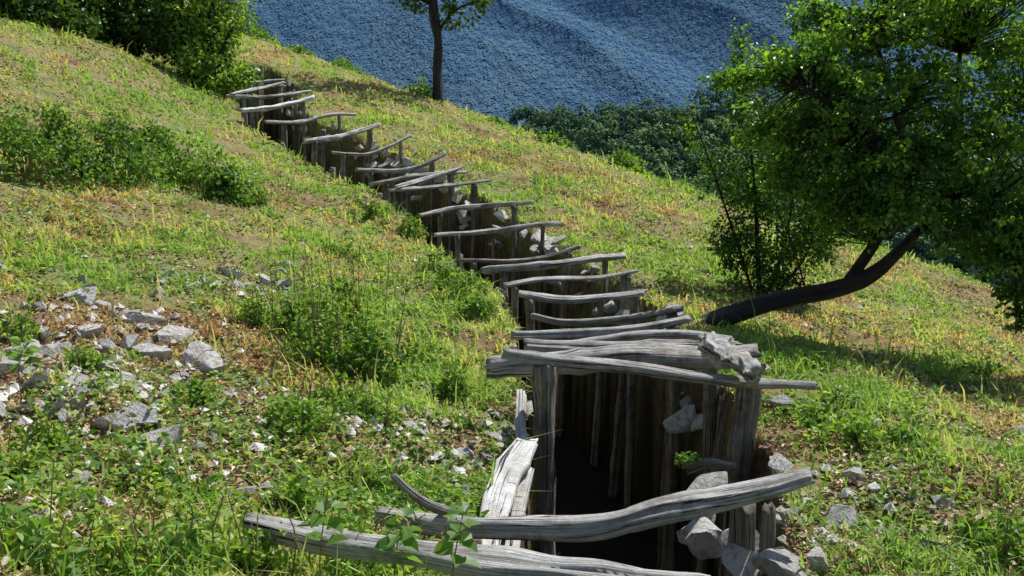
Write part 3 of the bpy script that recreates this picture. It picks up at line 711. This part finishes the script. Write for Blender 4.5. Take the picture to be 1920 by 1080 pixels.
b3 = BL([(800,-60,T0,110,1.2,58,1.2),(900,2,T0,24,.4,14,.22),(855,40,T0,28,.3,20,.12),(835,20,T0,20,.3,14,.08),(775,0,T0,26,.4,12,.15),(880,-90,T0,90,1.,60,.8),(800,-180,T0,130,1.4,90,1.5),(740,-110,T0,70,1,60,.7)])
tree("brow_tree", "tall tree with straight dark trunk on the hill brow", tb, l3, b3, 40, .10, M_dark, 9, per=24, tm=.6, clr=.22)
def bigbush(u, v, d, blobs, seed, mat, tm, leaf, label, n=44, per=34, clr=.3):
    b = P(u, v, d); b[2] = float(H(b[0], b[1]))-.05
    top = P(u+5, v-220, d)
    tree("bushy_tree", label, b, [([b, (b+top)/2+np.array([.1, 0, 0]), top], [.11, .09, .05]), ([b, P(u-60, v-150, d)], [.07, .03]), ([b, P(u+50, v-130, d)], [.06, .03])], BL(blobs), n, leaf, mat, seed, per=per, tm=tm, clr=clr)
bigbush(385, 185, 18.6, [(405,150,18.6,45,.5,42,1.),(385,75,18.8,55,.6,55,1.4),(425,35,19,40,.5,45,.8),(365,125,18.4,36,.4,50,.7),(350,20,18.6,50,.6,36,.7),(445,140,18.8,26,.3,30,.4),(400,-40,18.8,80,.9,50,1.)], 31, M_leaf, .62, .085, "bright green bushy tree beside the top of the trench", 54, 26, .22)
bigbush(250, 110, 18.5, [(270,50,18.6,70,.8,40,1.2),(180,35,18.6,80,.8,45,1.2),(300,0,18.8,80,1,50,1.2),(200,-20,18.8,100,1,50,1.2),(310,75,18.2,30,.4,24,.35)], 32, M_dark, .6, .10, "dark shaded bushy tree at the top of the slope", clr=.24)
bigbush(80, 95, 17.5, [(60,30,17.5,90,.9,38,1.2),(130,45,17.3,60,.7,26,.6),(0,15,17.5,80,.9,50,1.3),(90,-20,17.8,110,1,50,1.4)], 33, M_dark, .6, .10, "dark shaded bushy tree at the top of the slope", clr=.24)
bigbush(-90, 95, 17, [(-70,40,17,90,.9,60,1.4),(-120,-20,17,110,1,70,1.5)], 34, M_dark, .45, .11, "dark shaded bushy tree at the top of the slope", n=30)
bigbush(160, 60, 21, [(160,0,21,120,1.2,60,1.6),(300,-10,21.5,120,1.2,60,1.5),(30,0,21,120,1.2,60,1.4),(160,-90,21,200,1.2,60,1.6)], 35, M_dark, .4, .12, "dark shaded bushy tree at the top of the slope", n=34)

# ------------------------------------------------------------ light, sky, camera
az = math.radians(40); el = math.radians(56)
sunv = Vector((math.sin(az)*math.cos(el), math.cos(az)*math.cos(el), math.sin(el)))
ld = bpy.data.lights.new("sun", 'SUN'); ld.energy = 5.0; ld.angle = math.radians(.5); ld.color = (1, .98, .94)
lo = bpy.data.objects.new("sun", ld); lo.rotation_euler = (-sunv).to_track_quat('-Z', 'Y').to_euler(); COL.objects.link(lo)
w = bpy.data.worlds.new("World"); scene.world = w; w.use_nodes = True; nt = w.node_tree
bg = nt.nodes["Background"]; sk = nt.nodes.new('ShaderNodeTexSky'); sk.sky_type = 'NISHITA'; sk.sun_disc = False
sk.sun_elevation = el; sk.sun_rotation = az; nt.links.new(sk.outputs[0], bg.inputs[0]); bg.inputs[1].default_value = .08
cd = bpy.data.cameras.new("camera"); cd.lens = 35.0; cd.sensor_width = 36; cd.clip_end = 12000; cd.clip_start = .05
co = bpy.data.objects.new("camera", cd); co.location = (0, 0, CZ); co.rotation_euler = (math.radians(80), 0, 0); COL.objects.link(co)
scene.camera = co
scene.view_settings.view_transform = 'Standard'; scene.view_settings.look = 'None'; scene.view_settings.exposure = 0
print("rocks", nrock[0])
